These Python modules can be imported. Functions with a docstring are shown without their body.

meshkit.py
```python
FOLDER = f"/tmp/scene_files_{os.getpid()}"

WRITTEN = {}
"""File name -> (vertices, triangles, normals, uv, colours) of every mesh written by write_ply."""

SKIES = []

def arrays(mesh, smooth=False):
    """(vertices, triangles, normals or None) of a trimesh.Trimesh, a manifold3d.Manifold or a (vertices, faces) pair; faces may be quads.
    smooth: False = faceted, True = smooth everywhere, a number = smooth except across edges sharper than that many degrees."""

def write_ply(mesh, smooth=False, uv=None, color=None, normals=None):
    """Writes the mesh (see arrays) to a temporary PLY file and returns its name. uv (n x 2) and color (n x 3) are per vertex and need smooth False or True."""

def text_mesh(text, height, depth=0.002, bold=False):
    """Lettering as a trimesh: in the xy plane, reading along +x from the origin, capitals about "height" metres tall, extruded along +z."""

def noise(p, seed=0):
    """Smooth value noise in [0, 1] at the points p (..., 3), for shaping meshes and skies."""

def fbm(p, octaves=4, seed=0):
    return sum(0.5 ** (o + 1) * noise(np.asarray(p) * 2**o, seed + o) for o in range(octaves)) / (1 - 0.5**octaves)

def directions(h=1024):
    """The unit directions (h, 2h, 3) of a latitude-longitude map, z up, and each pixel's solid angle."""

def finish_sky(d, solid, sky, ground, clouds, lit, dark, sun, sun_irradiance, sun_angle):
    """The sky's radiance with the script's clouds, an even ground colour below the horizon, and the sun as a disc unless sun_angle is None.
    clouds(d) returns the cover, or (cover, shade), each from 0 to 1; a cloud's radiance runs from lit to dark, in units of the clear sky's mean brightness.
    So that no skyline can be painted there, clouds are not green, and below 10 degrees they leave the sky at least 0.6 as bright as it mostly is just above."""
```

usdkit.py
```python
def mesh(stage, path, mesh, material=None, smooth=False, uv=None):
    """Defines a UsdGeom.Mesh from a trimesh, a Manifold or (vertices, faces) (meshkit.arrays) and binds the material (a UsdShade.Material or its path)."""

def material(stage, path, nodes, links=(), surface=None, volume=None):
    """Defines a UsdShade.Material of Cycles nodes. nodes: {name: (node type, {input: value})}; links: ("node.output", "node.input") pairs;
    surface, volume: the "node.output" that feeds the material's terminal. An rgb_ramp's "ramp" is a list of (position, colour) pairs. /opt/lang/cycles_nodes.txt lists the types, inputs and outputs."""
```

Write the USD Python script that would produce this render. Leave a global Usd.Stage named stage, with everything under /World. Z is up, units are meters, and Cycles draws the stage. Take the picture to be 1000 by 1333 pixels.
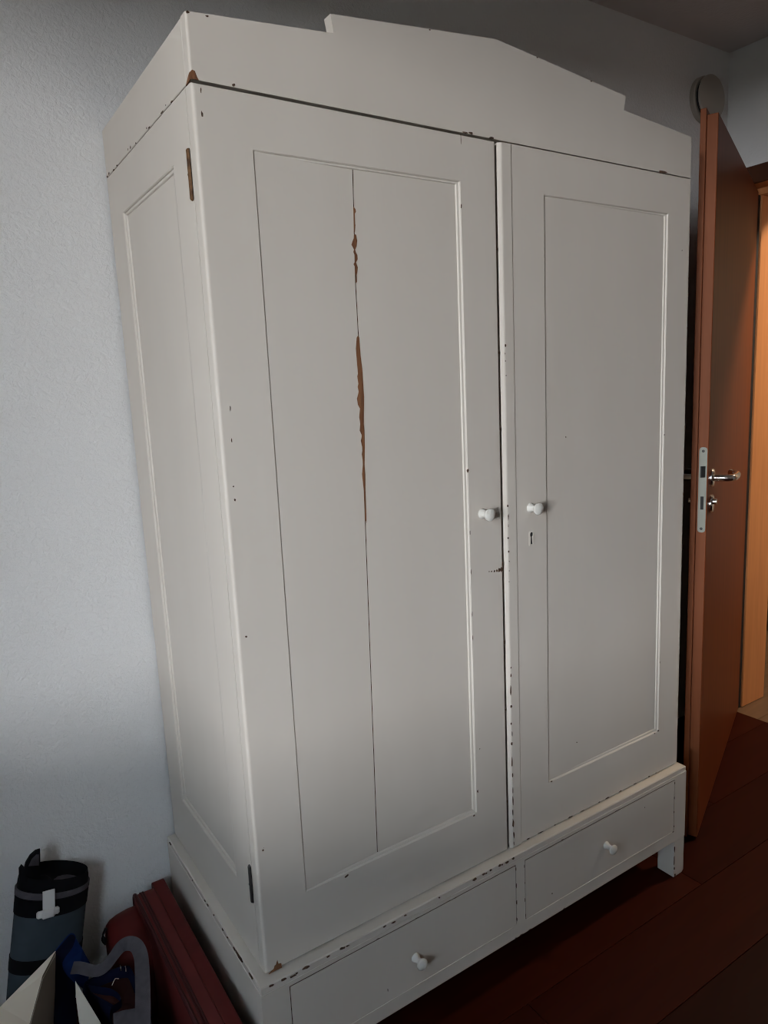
import math, random
import numpy as np
import trimesh
import manifold3d as m3
from pxr import Usd, UsdGeom, UsdLux, UsdShade, Gf, Sdf
import usdkit, meshkit

random.seed(7)
rng = np.random.default_rng(7)
stage = Usd.Stage.CreateInMemory()
UsdGeom.SetStageUpAxis(stage, "Z")
UsdGeom.Xform.Define(stage, "/World")

# ---------------------------------------------------------------- camera
EXPOSURE = 0.0
F_PX = 932.65
CAM = (-0.404, -1.0832, 1.3375)
YAW, PITCH, ROLL = math.radians(32.9795), math.radians(-9.6366), math.radians(-2.6623)
_fw = np.array([math.sin(YAW) * math.cos(PITCH), math.cos(YAW) * math.cos(PITCH), math.sin(PITCH)])
_r = np.array([math.cos(YAW), -math.sin(YAW), 0.0])
_u = np.cross(_r, _fw)
_r2 = _r * math.cos(ROLL) + _u * math.sin(ROLL)
_u2 = np.cross(_r2, _fw)
cam = UsdGeom.Camera.Define(stage, "/World/camera")
cam.CreateHorizontalApertureAttr(36.0)
cam.CreateVerticalApertureAttr(36.0 * 1.333)
cam.CreateFocalLengthAttr(36.0 * F_PX / 1000.0)
cam.CreateClippingRangeAttr(Gf.Vec2f(0.02, 100.0))
cam.CreateExposureAttr(EXPOSURE)
cam.AddTransformOp().Set(Gf.Matrix4d(*_r2, 0, *_u2, 0, *(-_fw), 0, *CAM, 1))

# ---------------------------------------------------------------- light
# overcast sky outside, seen by the room only through its window
dome = UsdLux.DomeLight.Define(stage, "/World/sky")
dome.CreateIntensityAttr(3.2)
dome.CreateColorAttr(Gf.Vec3f(0.70, 0.85, 1.0))
# added area light far outside the left window, sending nearly level daylight through it
WX, WY0, WY1, WZ0, WZ1 = -1.39, -1.56, -0.86, 0.78, 2.13      # the window opening
FX, FY0, FY1, FZ0, FZ1 = -13.5, -24.0, -3.5, 1.25, 3.7        # the added light panel
day = UsdLux.RectLight.Define(stage, "/World/level_daylight_panel")
day.CreateWidthAttr(FY1 - FY0)
day.CreateHeightAttr(FZ1 - FZ0)
day.CreateIntensityAttr(64.0)
day.CreateColorAttr(Gf.Vec3f(0.965, 0.97, 0.985))
# a RectLight shines along its -z axis, here turned to +x
day.AddTransformOp().Set(Gf.Matrix4d(0, -1, 0, 0, 0, 0, 1, 0, -1, 0, 0, 0, FX, (FY0 + FY1) / 2, (FZ0 + FZ1) / 2, 1))

# ---------------------------------------------------------------- helpers
USED = {}
def numbered(path):
    if path not in USED:
        USED[path] = 0
        return path
    USED[path] += 1
    return f"{path}_{USED[path]:03d}"

def meta(p, label=None, category=None, group=None, kind=None):
    for k, v in (("label", label), ("category", category), ("group", group), ("kind", kind)):
        if v:
            p.SetCustomDataByKey(k, v)
    return p

def path_of(parent):
    return "/World" if parent is None else str(parent.GetPath())

def obj(name, mesh, mat, parent=None, smooth=False, **kw):
    """one Mesh prim in world coordinates (or in the coordinates of its Xform)"""
    m = usdkit.mesh(stage, numbered(path_of(parent) + "/" + name), mesh, mat, smooth=smooth)
    return meta(m.GetPrim(), **kw)

def thing(name, loc=(0, 0, 0), **kw):
    x = UsdGeom.Xform.Define(stage, numbered("/World/" + name))
    x.AddTranslateOp().Set(Gf.Vec3d(*map(float, loc)))
    return meta(x.GetPrim(), **kw)

def tm(man):
    m = man.to_mesh()
    return trimesh.Trimesh(np.array(m.vert_properties[:, :3], float), np.array(m.tri_verts), process=False)

def man(t):
    t = t.copy(); t.merge_vertices()
    return m3.Manifold(m3.Mesh(np.asarray(t.vertices, np.float32), np.asarray(t.faces, np.uint32)))

def join(*ms):
    return trimesh.util.concatenate([m if isinstance(m, trimesh.Trimesh) else tm(m) for m in ms])

def cb(x0, x1, y0, y1, z0, z1, c=0.0015):
    """box with chamfered edges (Manifold)"""
    c = min(c, (x1 - x0) / 3, (y1 - y0) / 3, (z1 - z0) / 3)
    P = []
    for x, sx in ((x0, 1), (x1, -1)):
        for y, sy in ((y0, 1), (y1, -1)):
            for z, sz in ((z0, 1), (z1, -1)):
                P += [(x + sx * c, y + sy * c, z), (x + sx * c, y, z + sz * c), (x, y + sy * c, z + sz * c)]
    return m3.Manifold.hull_points(np.array(P, np.float32))

def bx(x0, x1, y0, y1, z0, z1):
    return m3.Manifold.cube([x1 - x0, y1 - y0, z1 - z0]).translate([x0, y0, z0])

def prism(poly, y0, y1):
    """polygon in (x, z) extruded from y0 to y1"""
    cs = m3.CrossSection([np.array(poly, np.float32)], m3.FillRule.NonZero)
    return m3.Manifold.extrude(cs, y1 - y0).rotate([90, 0, 0]).translate([0, y1, 0])

def round_poly(pts, r, n=5):
    """rounds the corners of a polygon; r is one radius or one for each corner"""
    pts = [np.array(p, float) for p in pts]
    out = []
    for i, p in enumerate(pts):
        ri = r[i] if isinstance(r, (list, tuple)) else r
        a, b = pts[i - 1] - p, pts[(i + 1) % len(pts)] - p
        la, lb = np.linalg.norm(a), np.linalg.norm(b)
        if ri <= 0:
            out.append(p); continue
        ri = min(ri, la * .49, lb * .49)
        s, e = p + a / la * ri, p + b / lb * ri
        for t in np.linspace(0, 1, n):
            out.append((1 - t) ** 2 * s + 2 * t * (1 - t) * p + t * t * e)
    return np.array(out)

def lathe(profile, n=28):
    """profile (r, z) turned about z"""
    return trimesh.creation.revolve(np.array(profile, float), sections=n)

def tube(points, r, n=10, closed_ends=True):
    """swept round bar through the points"""
    P = np.array(points, float)
    R = np.broadcast_to(np.asarray(r, float), (len(P),))
    t = np.gradient(P, axis=0); t /= np.linalg.norm(t, axis=1, keepdims=True)
    ref = np.array([0, 0, 1.0]) if abs(t[0][2]) < .9 else np.array([1.0, 0, 0])
    a = np.cross(t[0], ref); a /= np.linalg.norm(a)
    V = []
    for i in range(len(P)):
        a = a - t[i] * (a @ t[i]); a /= np.linalg.norm(a)
        b = np.cross(t[i], a)
        ang = np.arange(n) * 2 * np.pi / n
        V.append(P[i] + R[i] * (np.cos(ang)[:, None] * a + np.sin(ang)[:, None] * b))
    V = np.vstack(V); F = []
    for i in range(len(P) - 1):
        for j in range(n):
            k = (j + 1) % n
            F += [[i * n + j, i * n + k, (i + 1) * n + k], [i * n + j, (i + 1) * n + k, (i + 1) * n + j]]
    c0, c1 = len(V), len(V) + 1
    V = np.vstack([V, P[0], P[-1]])
    for j in range(n):
        k = (j + 1) % n
        F += [[c0, k, j], [c1, (len(P) - 1) * n + j, (len(P) - 1) * n + k]]
    m = trimesh.Trimesh(V, F, process=False); m.fix_normals()
    return m

def ribbon(points, across, width, thick):
    """flat strap: swept rectangle; across(i) is the direction of its width"""
    P = np.array(points, float)
    t = np.gradient(P, axis=0); t /= np.linalg.norm(t, axis=1, keepdims=True)
    V = []
    for i in range(len(P)):
        a = np.array(across[i] if np.ndim(across) == 2 else across, float); a -= t[i] * (a @ t[i]); a /= np.linalg.norm(a)
        b = np.cross(t[i], a)
        w = width[i] if np.ndim(width) else width
        V += [P[i] + a * w / 2 + b * thick / 2, P[i] - a * w / 2 + b * thick / 2, P[i] - a * w / 2 - b * thick / 2, P[i] + a * w / 2 - b * thick / 2]
    F = []
    for i in range(len(P) - 1):
        for j in range(4):
            k = (j + 1) % 4
            F += [[4 * i + j, 4 * i + k, 4 * i + 4 + k], [4 * i + j, 4 * i + 4 + k, 4 * i + 4 + j]]
    F += [[0, 2, 1], [0, 3, 2]]
    e = 4 * (len(P) - 1)
    F += [[e, e + 1, e + 2], [e, e + 2, e + 3]]
    m = trimesh.Trimesh(np.array(V), F, process=False); m.fix_normals()
    return m

def curve(pts, n=40):
    """smooth curve through points (Catmull-Rom)"""
    P = np.array(pts, float)
    P = np.vstack([2 * P[0] - P[1], P, 2 * P[-1] - P[-2]])
    out = []
    segs = len(P) - 3
    for t in np.linspace(0, segs - 1e-6, n):
        i = int(t); f = t - i
        a, b, c, d = P[i:i + 4]
        out.append(.5 * ((2 * b) + (c - a) * f + (2 * a - 5 * b + 4 * c - d) * f * f + (3 * b - a - 3 * c + d) * f ** 3))
    return np.array(out)

def sheet(grid, thick):
    """grid (n, m, 3) of points -> closed sheet of the given thickness"""
    G = np.array(grid, float)
    n, m = G.shape[:2]
    du = np.gradient(G, axis=0); dv = np.gradient(G, axis=1)
    N = np.cross(du, dv); N /= np.linalg.norm(N, axis=2, keepdims=True) + 1e-12
    A, B = (G + N * thick / 2).reshape(-1, 3), (G - N * thick / 2).reshape(-1, 3)
    F = []
    idx = lambda i, j: i * m + j
    o = n * m
    for i in range(n - 1):
        for j in range(m - 1):
            a, b, c, d = idx(i, j), idx(i + 1, j), idx(i + 1, j + 1), idx(i, j + 1)
            F += [[a, b, c], [a, c, d], [o + a, o + c, o + b], [o + a, o + d, o + c]]
    rim = [idx(i, 0) for i in range(n)] + [idx(n - 1, j) for j in range(1, m)] + [idx(i, m - 1) for i in range(n - 2, -1, -1)] + [idx(0, j) for j in range(m - 2, 0, -1)]
    for a, b in zip(rim, rim[1:] + rim[:1]):
        F += [[a, o + b, b], [a, o + a, o + b]]
    t = trimesh.Trimesh(np.vstack([A, B]), F, process=False); t.fix_normals()
    return t

def loft(rings, cap=True):
    """rings (k, n, 3) of closed loops -> skinned body"""
    R = np.array(rings, float)
    k, n = R.shape[:2]
    V = R.reshape(-1, 3); F = []
    for i in range(k - 1):
        for j in range(n):
            q = (j + 1) % n
            F += [[i * n + j, i * n + q, (i + 1) * n + q], [i * n + j, (i + 1) * n + q, (i + 1) * n + j]]
    if cap:
        V = np.vstack([V, R[0].mean(0), R[-1].mean(0)])
        for j in range(n):
            q = (j + 1) % n
            F += [[k * n, q, j], [k * n + 1, (k - 1) * n + j, (k - 1) * n + q]]
    t = trimesh.Trimesh(V, F, process=False); t.fix_normals()
    return t

def slab(pts, thick, bend=0.):
    """thin panel with thickness through nearly coplanar 3-D outline points"""
    P = np.array(pts, float)
    c = P.mean(0)
    U, S, Vt = np.linalg.svd(P - c)
    a, b, n = Vt
    q = np.c_[(P - c) @ a, (P - c) @ b]
    area = .5 * np.sum(q[:, 0] * np.roll(q[:, 1], -1) - np.roll(q[:, 0], -1) * q[:, 1])
    if area < 0:
        b, q = -b, q * [1, -1]
        n = np.cross(a, b)
    F = np.array(m3.triangulate([q.astype(np.float32)]))
    k = len(P)
    V = np.vstack([P + n * thick / 2, P - n * thick / 2])
    Fs = [list(f) for f in F] + [[f[0] + k, f[2] + k, f[1] + k] for f in F]
    for i in range(k):
        j = (i + 1) % k
        Fs += [[i, i + k, j + k], [i, j + k, j]]
    t = trimesh.Trimesh(V, np.array(Fs), process=False); t.fix_normals()
    return t

# ---------------------------------------------------------------- materials
LOOKS = "/World/Looks/"
UsdGeom.Scope.Define(stage, "/World/Looks")

def plain(name, color, rough=.5, metallic=0., spec=.5, **kw):
    return usdkit.material(stage, LOOKS + name, {"p": ("principled_bsdf", {"base_color": color, "roughness": rough, "metallic": metallic, "specular_ior_level": spec, **kw})}, surface="p.BSDF")

def mottled(name, c0, c1, scale=6., rough=.5, bump=0., bscale=60., stretch=(1, 1, 1), spec=.5, dist=.002, detail=4.):
    nodes = {"g": ("geometry", {}), "mp": ("mapping", {"scale": stretch}),
             "n": ("noise_texture", {"scale": scale, "detail": detail, "roughness": .55}),
             "r": ("rgb_ramp", {"ramp": [(.3, c0), (.7, c1)]}),
             "p": ("principled_bsdf", {"roughness": rough, "specular_ior_level": spec})}
    links = [("g.position", "mp.vector"), ("mp.vector", "n.vector"), ("n.fac", "r.fac"), ("r.color", "p.base_color")]
    if bump:
        nodes["bn"] = ("noise_texture", {"scale": bscale, "detail": 3.})
        nodes["b"] = ("bump", {"strength": bump, "distance": dist})
        links += [("mp.vector", "bn.vector"), ("bn.fac", "b.height"), ("b.normal", "p.normal")]
    return usdkit.material(stage, LOOKS + name, nodes, links, surface="p.BSDF")

paint = mottled("cream_paint", (.600, .545, .480), (.640, .585, .520), scale=3.5, rough=.55, spec=.3, bump=.12, bscale=38., stretch=(1, 1, .25), dist=.002)
paint_edge = mottled("cream_paint_trim", (.615, .562, .495), (.655, .602, .535), scale=5., rough=.5, spec=.3)
bare_wood = mottled("bare_wood", (.12, .045, .018), (.23, .095, .036), scale=40., rough=.7, stretch=(4, 4, .4), bump=.4, bscale=200.)
chip_gap_dark = mottled("chipped_wood_gap_dark", (.035, .02, .012), (.11, .055, .028), scale=120., rough=.8)
wardrobe_inside = plain("wardrobe_inside", (.09, .055, .035), .8)
brass = mottled("rusty_brass", (.045, .018, .006), (.15, .075, .028), scale=90., rough=.6, spec=.25)
iron = plain("dark_iron", (.03, .027, .025), .55)
porcelain = plain("white_knob", (.66, .64, .59), .25)

def plaster(name, c, bump=.55):
    nodes = {"g": ("geometry", {}),
             "v": ("noise_texture", {"scale": 105., "detail": 3., "roughness": .55, "distortion": .5}),
             "r": ("rgb_ramp", {"ramp": [(.35, (0, 0, 0)), (.62, (1, 1, 1))]}),
             "w": ("noise_texture", {"scale": 1.2, "detail": 2.}),
             "cr": ("rgb_ramp", {"ramp": [(.3, tuple(x * .97 for x in c)), (.7, c)]}),
             "b": ("bump", {"strength": bump * .75, "distance": .0022}),
             "p": ("principled_bsdf", {"roughness": .85, "specular_ior_level": .2})}
    links = [("g.position", "v.vector"), ("g.position", "w.vector"), ("w.fac", "cr.fac"), ("cr.color", "p.base_color"),
             ("v.fac", "r.fac"), ("r.color", "b.height"), ("b.normal", "p.normal")]
    return usdkit.material(stage, LOOKS + name, nodes, links, surface="p.BSDF")

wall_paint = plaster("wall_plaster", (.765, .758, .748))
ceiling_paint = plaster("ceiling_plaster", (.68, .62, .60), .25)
far_paint = plaster("taupe_wall_plaster", (.84, .69, .57), .25)

def veneer(name, c0, c1, rough, axis_stretch, coat=0., spec=.5):
    nodes = {"g": ("geometry", {}), "mp": ("mapping", {"scale": axis_stretch}),
             "n": ("noise_texture", {"scale": 14., "detail": 5., "roughness": .6, "distortion": .8}),
             "r": ("rgb_ramp", {"ramp": [(.3, c0), (.7, c1)]}),
             "p": ("principled_bsdf", {"roughness": rough, "coat_weight": coat, "coat_roughness": .18, "specular_ior_level": spec})}
    links = [("g.position", "mp.vector"), ("mp.vector", "n.vector"), ("n.fac", "r.fac"), ("r.color", "p.base_color")]
    return usdkit.material(stage, LOOKS + name, nodes, links, surface="p.BSDF")

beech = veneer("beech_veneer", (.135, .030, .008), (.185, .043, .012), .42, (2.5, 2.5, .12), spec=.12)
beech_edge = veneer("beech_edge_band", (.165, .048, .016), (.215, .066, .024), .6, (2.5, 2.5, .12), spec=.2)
beech_frame = veneer("beech_frame_veneer", (.58, .235, .085), (.68, .29, .11), .5, (2.5, 2.5, .12), spec=.3)  # brighter than the leaf's beech: hall light on the jamb put into the colour
steel = plain("brushed_steel", (.23, .235, .20), .55, .2)
nickel = plain("polished_nickel", (.72, .70, .67), .16, 1.)
black = plain("black_slot", (.012, .012, .012), .7)
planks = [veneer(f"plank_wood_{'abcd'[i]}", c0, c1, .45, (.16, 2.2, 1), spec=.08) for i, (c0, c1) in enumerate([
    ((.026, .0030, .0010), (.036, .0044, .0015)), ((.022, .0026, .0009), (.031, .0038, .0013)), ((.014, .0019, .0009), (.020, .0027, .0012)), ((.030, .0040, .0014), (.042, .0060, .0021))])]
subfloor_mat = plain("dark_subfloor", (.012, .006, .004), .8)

# ---------------------------------------------------------------- the room
D = 0.535          # back wall (the wardrobe stands against it)
XR = 2.2           # right wall
XL = WX            # left wall
YF = -2.9          # wall behind the camera
ZC = 2.462
T = 0.22
HX1, HY0, HY1 = 3.75, -1.9, 1.35      # hallway beyond the door
DY0, DY1, DZ = -0.565, 0.477, 1.995   # door opening in the right wall

def struct(name, mesh, mat, parent=None, **kw):
    return obj(name, mesh, mat, parent, kind="structure" if parent is None else None, **kw)

floor = thing("floor", kind="structure", label="dark red-brown plank floor of the room")
struct("subfloor", tm(bx(XL, XR + .02, YF, D, -.06, -.012)), subfloor_mat, floor)
PW, PL = .195, 1.285
r = 0
y = -.278 + PW * 5
k = 0
while y > YF:
    y1, y0 = min(y, D), max(y - PW, YF)
    if y1 > y0:
        off = [-.35, .31, -.9, .02, -.62, .5][r % 6]
        x = XL + off - PL
        while x < XR:
            a, b = max(x, XL), min(x + PL, XR + .02)
            if b - a > .01:
                tone = {(-.278): 0}.get(round(y1, 3))
                ti = (0, 1, 0, 3, 1)[(r * 7 + k * 3) % 5]
                if abs(y1 + .278) < 1e-6: ti = 2          # the darker board in front of the wardrobe
                elif abs(y0 + .278) < 1e-6: ti = 0
                g = .0006
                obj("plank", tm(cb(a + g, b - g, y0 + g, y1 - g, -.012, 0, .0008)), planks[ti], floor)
                k += 1
            x += PL
    y -= PW
    r += 1

struct("wall_back", tm(bx(XL - T, XR + T, D, D + T, -.06, ZC + .1)), wall_paint, label="white woodchip back wall behind the wardrobe")
wr = bx(XR, XR + T, YF - T, D, -.06, ZC + .1) - bx(XR - .1, XR + T + .1, DY0 - .02, DY1 + .02, -.2, DZ + .02)
struct("wall_right", tm(wr), wall_paint, label="white side wall with the doorway at the right")
wl = bx(XL - .09, XL, YF - T, D, -.06, ZC + .1) - bx(XL - T - .1, XL + .1, WY0, WY1, WZ0, WZ1)
struct("wall_left", tm(wl), far_paint)
struct("wall_front", tm(bx(XL, XR, YF - T, YF, -.06, ZC + .1)), far_paint)
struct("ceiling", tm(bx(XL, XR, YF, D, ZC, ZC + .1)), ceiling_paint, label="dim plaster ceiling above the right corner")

street_mat = mottled("street_ground", (.05, .055, .04), (.07, .075, .055), scale=1., rough=.9)
struct("street_ground", tm(bx(-40, XL - .3, -45, 20, -.6, -.4)), street_mat)
# window in the left wall (daylight comes through it)
win_mat = plain("window_white", (.75, .75, .74), .4)
pane_mat = usdkit.material(stage, LOOKS + "window_pane", {"f": ("fresnel", {"IOR": 1.5}), "t": ("transparent_bsdf", {}), "g": ("glossy_bsdf", {"roughness": 0.02, "color": (.9, .9, .9)}), "m": ("mix_closure", {})},
                           [("f.fac", "m.fac"), ("t.BSDF", "m.closure1"), ("g.BSDF", "m.closure2")], surface="m.closure")
win = thing("window_1", kind="structure")
fx0, fx1 = XL - .085, XL - .045
fr = bx(fx0, fx1, WY0, WY1, WZ0, WZ1) - bx(fx0 - .1, fx1 + .1, WY0 + .02, WY1 - .02, WZ0 + .03, WZ1 - .03)
obj("frame", tm(fr), win_mat, win)
obj("sill", tm(cb(XL - .04, XL + .04, WY0 - .03, WY1 + .03, WZ0 - .03, WZ0 + .002, .004)), win_mat, win)
px_ = fx0 + .02
obj("pane", trimesh.Trimesh([(px_, WY0 + .02, WZ0 + .03), (px_, WY1 - .02, WZ0 + .03), (px_, WY1 - .02, WZ1 - .03), (px_, WY0 + .02, WZ1 - .03)], [[0, 1, 2], [0, 2, 3]], process=False), pane_mat, win)

# ---------------------------------------------------------------- hallway beyond the door
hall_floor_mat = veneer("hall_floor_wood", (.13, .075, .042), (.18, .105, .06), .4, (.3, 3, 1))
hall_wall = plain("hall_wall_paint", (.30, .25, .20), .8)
hf = thing("hallway_floor", kind="structure", label="lighter brown plank floor of the hallway beyond the door")
y = HY0
i = 0
while y < HY1:
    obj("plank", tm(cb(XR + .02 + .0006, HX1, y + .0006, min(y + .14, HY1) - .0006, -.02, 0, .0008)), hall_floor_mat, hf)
    y += .14; i += 1
struct("hallway_wall", tm(bx(HX1, HX1 + .1, HY0 - .1, HY1 + .1, -.06, ZC) + bx(XR + T, HX1, HY1, HY1 + .1, -.06, ZC) + bx(XR + T, HX1, HY0 - .1, HY0, -.06, ZC) + bx(XR + .01, XR + T, D, HY1 + .1, -.06, ZC)), hall_wall)
struct("hallway_ceiling", tm(bx(XR + T, HX1, HY0, HY1, ZC, ZC + .1)), hall_wall)
hl = thing("ceiling_lamp", (2.95, -.35, ZC), label="hallway ceiling lamp outside the picture", category="lamp")
obj("lamp_base", lathe([(0, -.03), (.15, -.03), (.15, 0), (0, 0)]), win_mat, hl)
hlight = UsdLux.DiskLight.Define(stage, str(hl.GetPath()) + "/lamp_light")
hlight.CreateRadiusAttr(.14)
hlight.CreateIntensityAttr(180.0)
hlight.CreateColorAttr(Gf.Vec3f(1.0, .80, .56))
hlight.AddTranslateOp().Set(Gf.Vec3d(0, 0, -.035))

# ---------------------------------------------------------------- wardrobe
W, ZB, ZT, ZCOR = 1.2, .3131, 1.7942, 1.8832
A, B, CR = .0198, .0233, .0081       # how far the base stands out: left, front, right
wd = thing("wardrobe", label="tall cream-white painted two-door wooden wardrobe with chipped paint against the back wall", category="wardrobe")
YB = D - .009

def panel_frame(x0, x1, z0, z1, px0, px1, pz0, pz1, y0, y1, corner=(0, 0, 0, 0)):
    """door-like frame with its opening bevelled; front at y0. corner radii: front-left, front-right vertical edges"""
    prof = round_poly([(x0, y0), (x1, y0), (x1, y1), (x0, y1)], [corner[0], corner[1], .001, .001], 7)
    body = m3.Manifold.extrude(m3.CrossSection([np.array(prof, np.float32)], m3.FillRule.NonZero), z1 - z0).translate([0, 0, z0])
    # ease the top and bottom front edges
    e = .0025
    for zz, s in ((z0, 1), (z1, -1)):
        wedge = m3.Manifold.hull_points(np.array([(x, y0 - .001, zz - s * .001) for x in (x0 - .01, x1 + .01)] + [(x, y0 + e, zz - s * .001) for x in (x0 - .01, x1 + .01)] + [(x, y0 - .001, zz + s * e) for x in (x0 - .01, x1 + .01)], np.float32))
        body = body - wedge
    body = body - bx(px0, px1, y0 - .01, y1 + .01, pz0, pz1)
    c = .0014
    fr = m3.Manifold.hull_points(np.array([(x, yy, z) for yy, g in ((y0 - .001, c + .001), (y0 + c, 0)) for x in (px0 - g, px1 + g) for z in (pz0 - g, pz1 + g)], np.float32))
    return body - fr

def bead(px0, px1, pz0, pz1, y, w, h):
    """moulding round the inside of an opening, mitred, sloping from h above the panel down to it; w = widths left, right, top, bottom"""
    wl_, wr_, wt_, wb_ = w
    def ring(g, yy):
        return [(px0 + g * wl_, yy, pz0 + g * wb_), (px1 - g * wr_, yy, pz0 + g * wb_), (px1 - g * wr_, yy, pz1 - g * wt_), (px0 + g * wl_, yy, pz1 - g * wt_)]
    rings = [ring(0, y + .004), ring(0, y - h), ring(.05, y - h), ring(.18, y - h * .60), ring(.45, y - h * .58), ring(.78, y - h * .48), ring(.97, y - h * .08), ring(1, y + .004)]
    V = np.array(rings).reshape(-1, 3); F = []
    n = len(rings)
    for i in range(n):
        j = (i + 1) % n
        for k in range(4):
            q = (k + 1) % 4
            F += [[i * 4 + k, i * 4 + q, j * 4 + q], [i * 4 + k, j * 4 + q, j * 4 + k]]
    t = trimesh.Trimesh(V, F, process=False); t.fix_normals()
    return t

def swap_side(t):
    """(x, y, z) of a front-built piece -> the left side of the wardrobe: along-front becomes depth, front becomes x"""
    t = t.copy() if isinstance(t, trimesh.Trimesh) else tm(t)
    v = t.vertices.copy()
    t.vertices = np.c_[v[:, 1], v[:, 0], v[:, 2]]
    t.invert(); t.fix_normals()
    return t

def blob(cx, cz, w, h, n=9, seed=0, y=0., proud=.0004, ang=0.):
    """irregular flake outline lying on a front surface at depth y"""
    g = np.random.default_rng(seed)
    a = np.sort(np.arange(n) * 2 * np.pi / n + g.uniform(-.25, .25, n))
    rad = g.uniform(.55, 1.1, n)
    p = np.c_[np.cos(a) * rad * w / 2, np.sin(a) * rad * h / 2]
    c, s = math.cos(ang), math.sin(ang)
    p = p @ np.array([[c, s], [-s, c]]) + (cx, cz)
    return prism(p, y - proud, y + .001)

DT = .024             # door thickness
GAP0, GAP1 = .5870, .5942
TOPG = .0042          # dark slit under the cornice

# carcass
obj("back_panel", tm(bx(.004, W - .004, YB - .012, YB, ZB + .002, ZT - .004)), wardrobe_inside, wd)
obj("inner_floor", tm(bx(.022, W - .022, .03, YB - .014, ZB + .003, ZB + .018)), wardrobe_inside, wd)
obj("inner_top", tm(bx(.022, W - .022, .03, YB - .014, ZT - .022, ZT - .006)), wardrobe_inside, wd)
obj("centre_post", tm(bx(.575, .615, .027, .06, ZB + .02, ZT - .024)), wardrobe_inside, wd)
# left side: frame with a sunk panel (built as a front and turned)
SY0 = DT + .0012
sp = panel_frame(SY0, YB, ZB + .0005, ZT - .002, .107, .431, .447, 1.704, 0, .021)
side = obj("side_panel", swap_side(sp), paint, wd)
obj("panel_board", swap_side(prism([(.106, .440), (.130, .440), (.130, 1.711), (.106, 1.711)], .0010, .014) - m3.Manifold.hull_points(np.array([(x_, y_, z_) for z_ in (.40, 1.75) for x_, y_ in ((.1062, .0), (.131, .0), (.131, .0070))], np.float32))), paint, side)
obj("panel_board", swap_side(cb(.1303, .438, .0075, .014, .440, 1.711, .0006)), paint, side)
obj("bead_moulding", swap_side(bead(.107, .431, .447, 1.704, .0075, (.0008, .007, .0062, .008), .006)), paint_edge, side)
obj("side_panel", tm(cb(W - .021, W, SY0, YB, ZB + .0005, ZT - .002, .002)), paint, wd)

# left door: frame, two boards with a split between them
dl = panel_frame(0, GAP0, ZB + .0034, ZT - TOPG, .0915, .4985, .4405, 1.709, 0, DT, (.0065, .004))
doorL = obj("door", dl and tm(dl), paint, wd, smooth=25, label="left door with a split panel")
PY = .0056
split = [(.2726, 1.72), (.2722, 1.7135), (.2703, 1.6459), (.2663, 1.52), (.2668, 1.4321), (.2605, 1.0467), (.256, .7779), (.2503, .4333)]
hw = .0011
lp = [(.085, 1.716)] + [(x - hw, z) for x, z in split] + [(.25, .434), (.085, .434)]
rp = [(x + hw, z) for x, z in split] + [(.25, .434), (.505, .434), (.505, 1.716)]
def sloped(x0, x1, y, run=.05, top=.0017, y0=0.):
    """section of a board that lies almost flush at its left edge and slopes back to depth y"""
    pr = [(x0, y + .007), (x0, y0 + top), (x0 + .004, y0 + top), (x0 + run, y), (x1, y), (x1, y + .007)]
    return m3.Manifold.extrude(m3.CrossSection([np.array(pr, np.float32)], m3.FillRule.Positive if False else m3.FillRule.NonZero), 3.0)
obj("panel_board", tm(prism(lp[:-2] + [lp[-1]], -.005, PY + .007) ^ sloped(.0905, .30, PY, .16)), paint, doorL, smooth=20)
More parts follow.
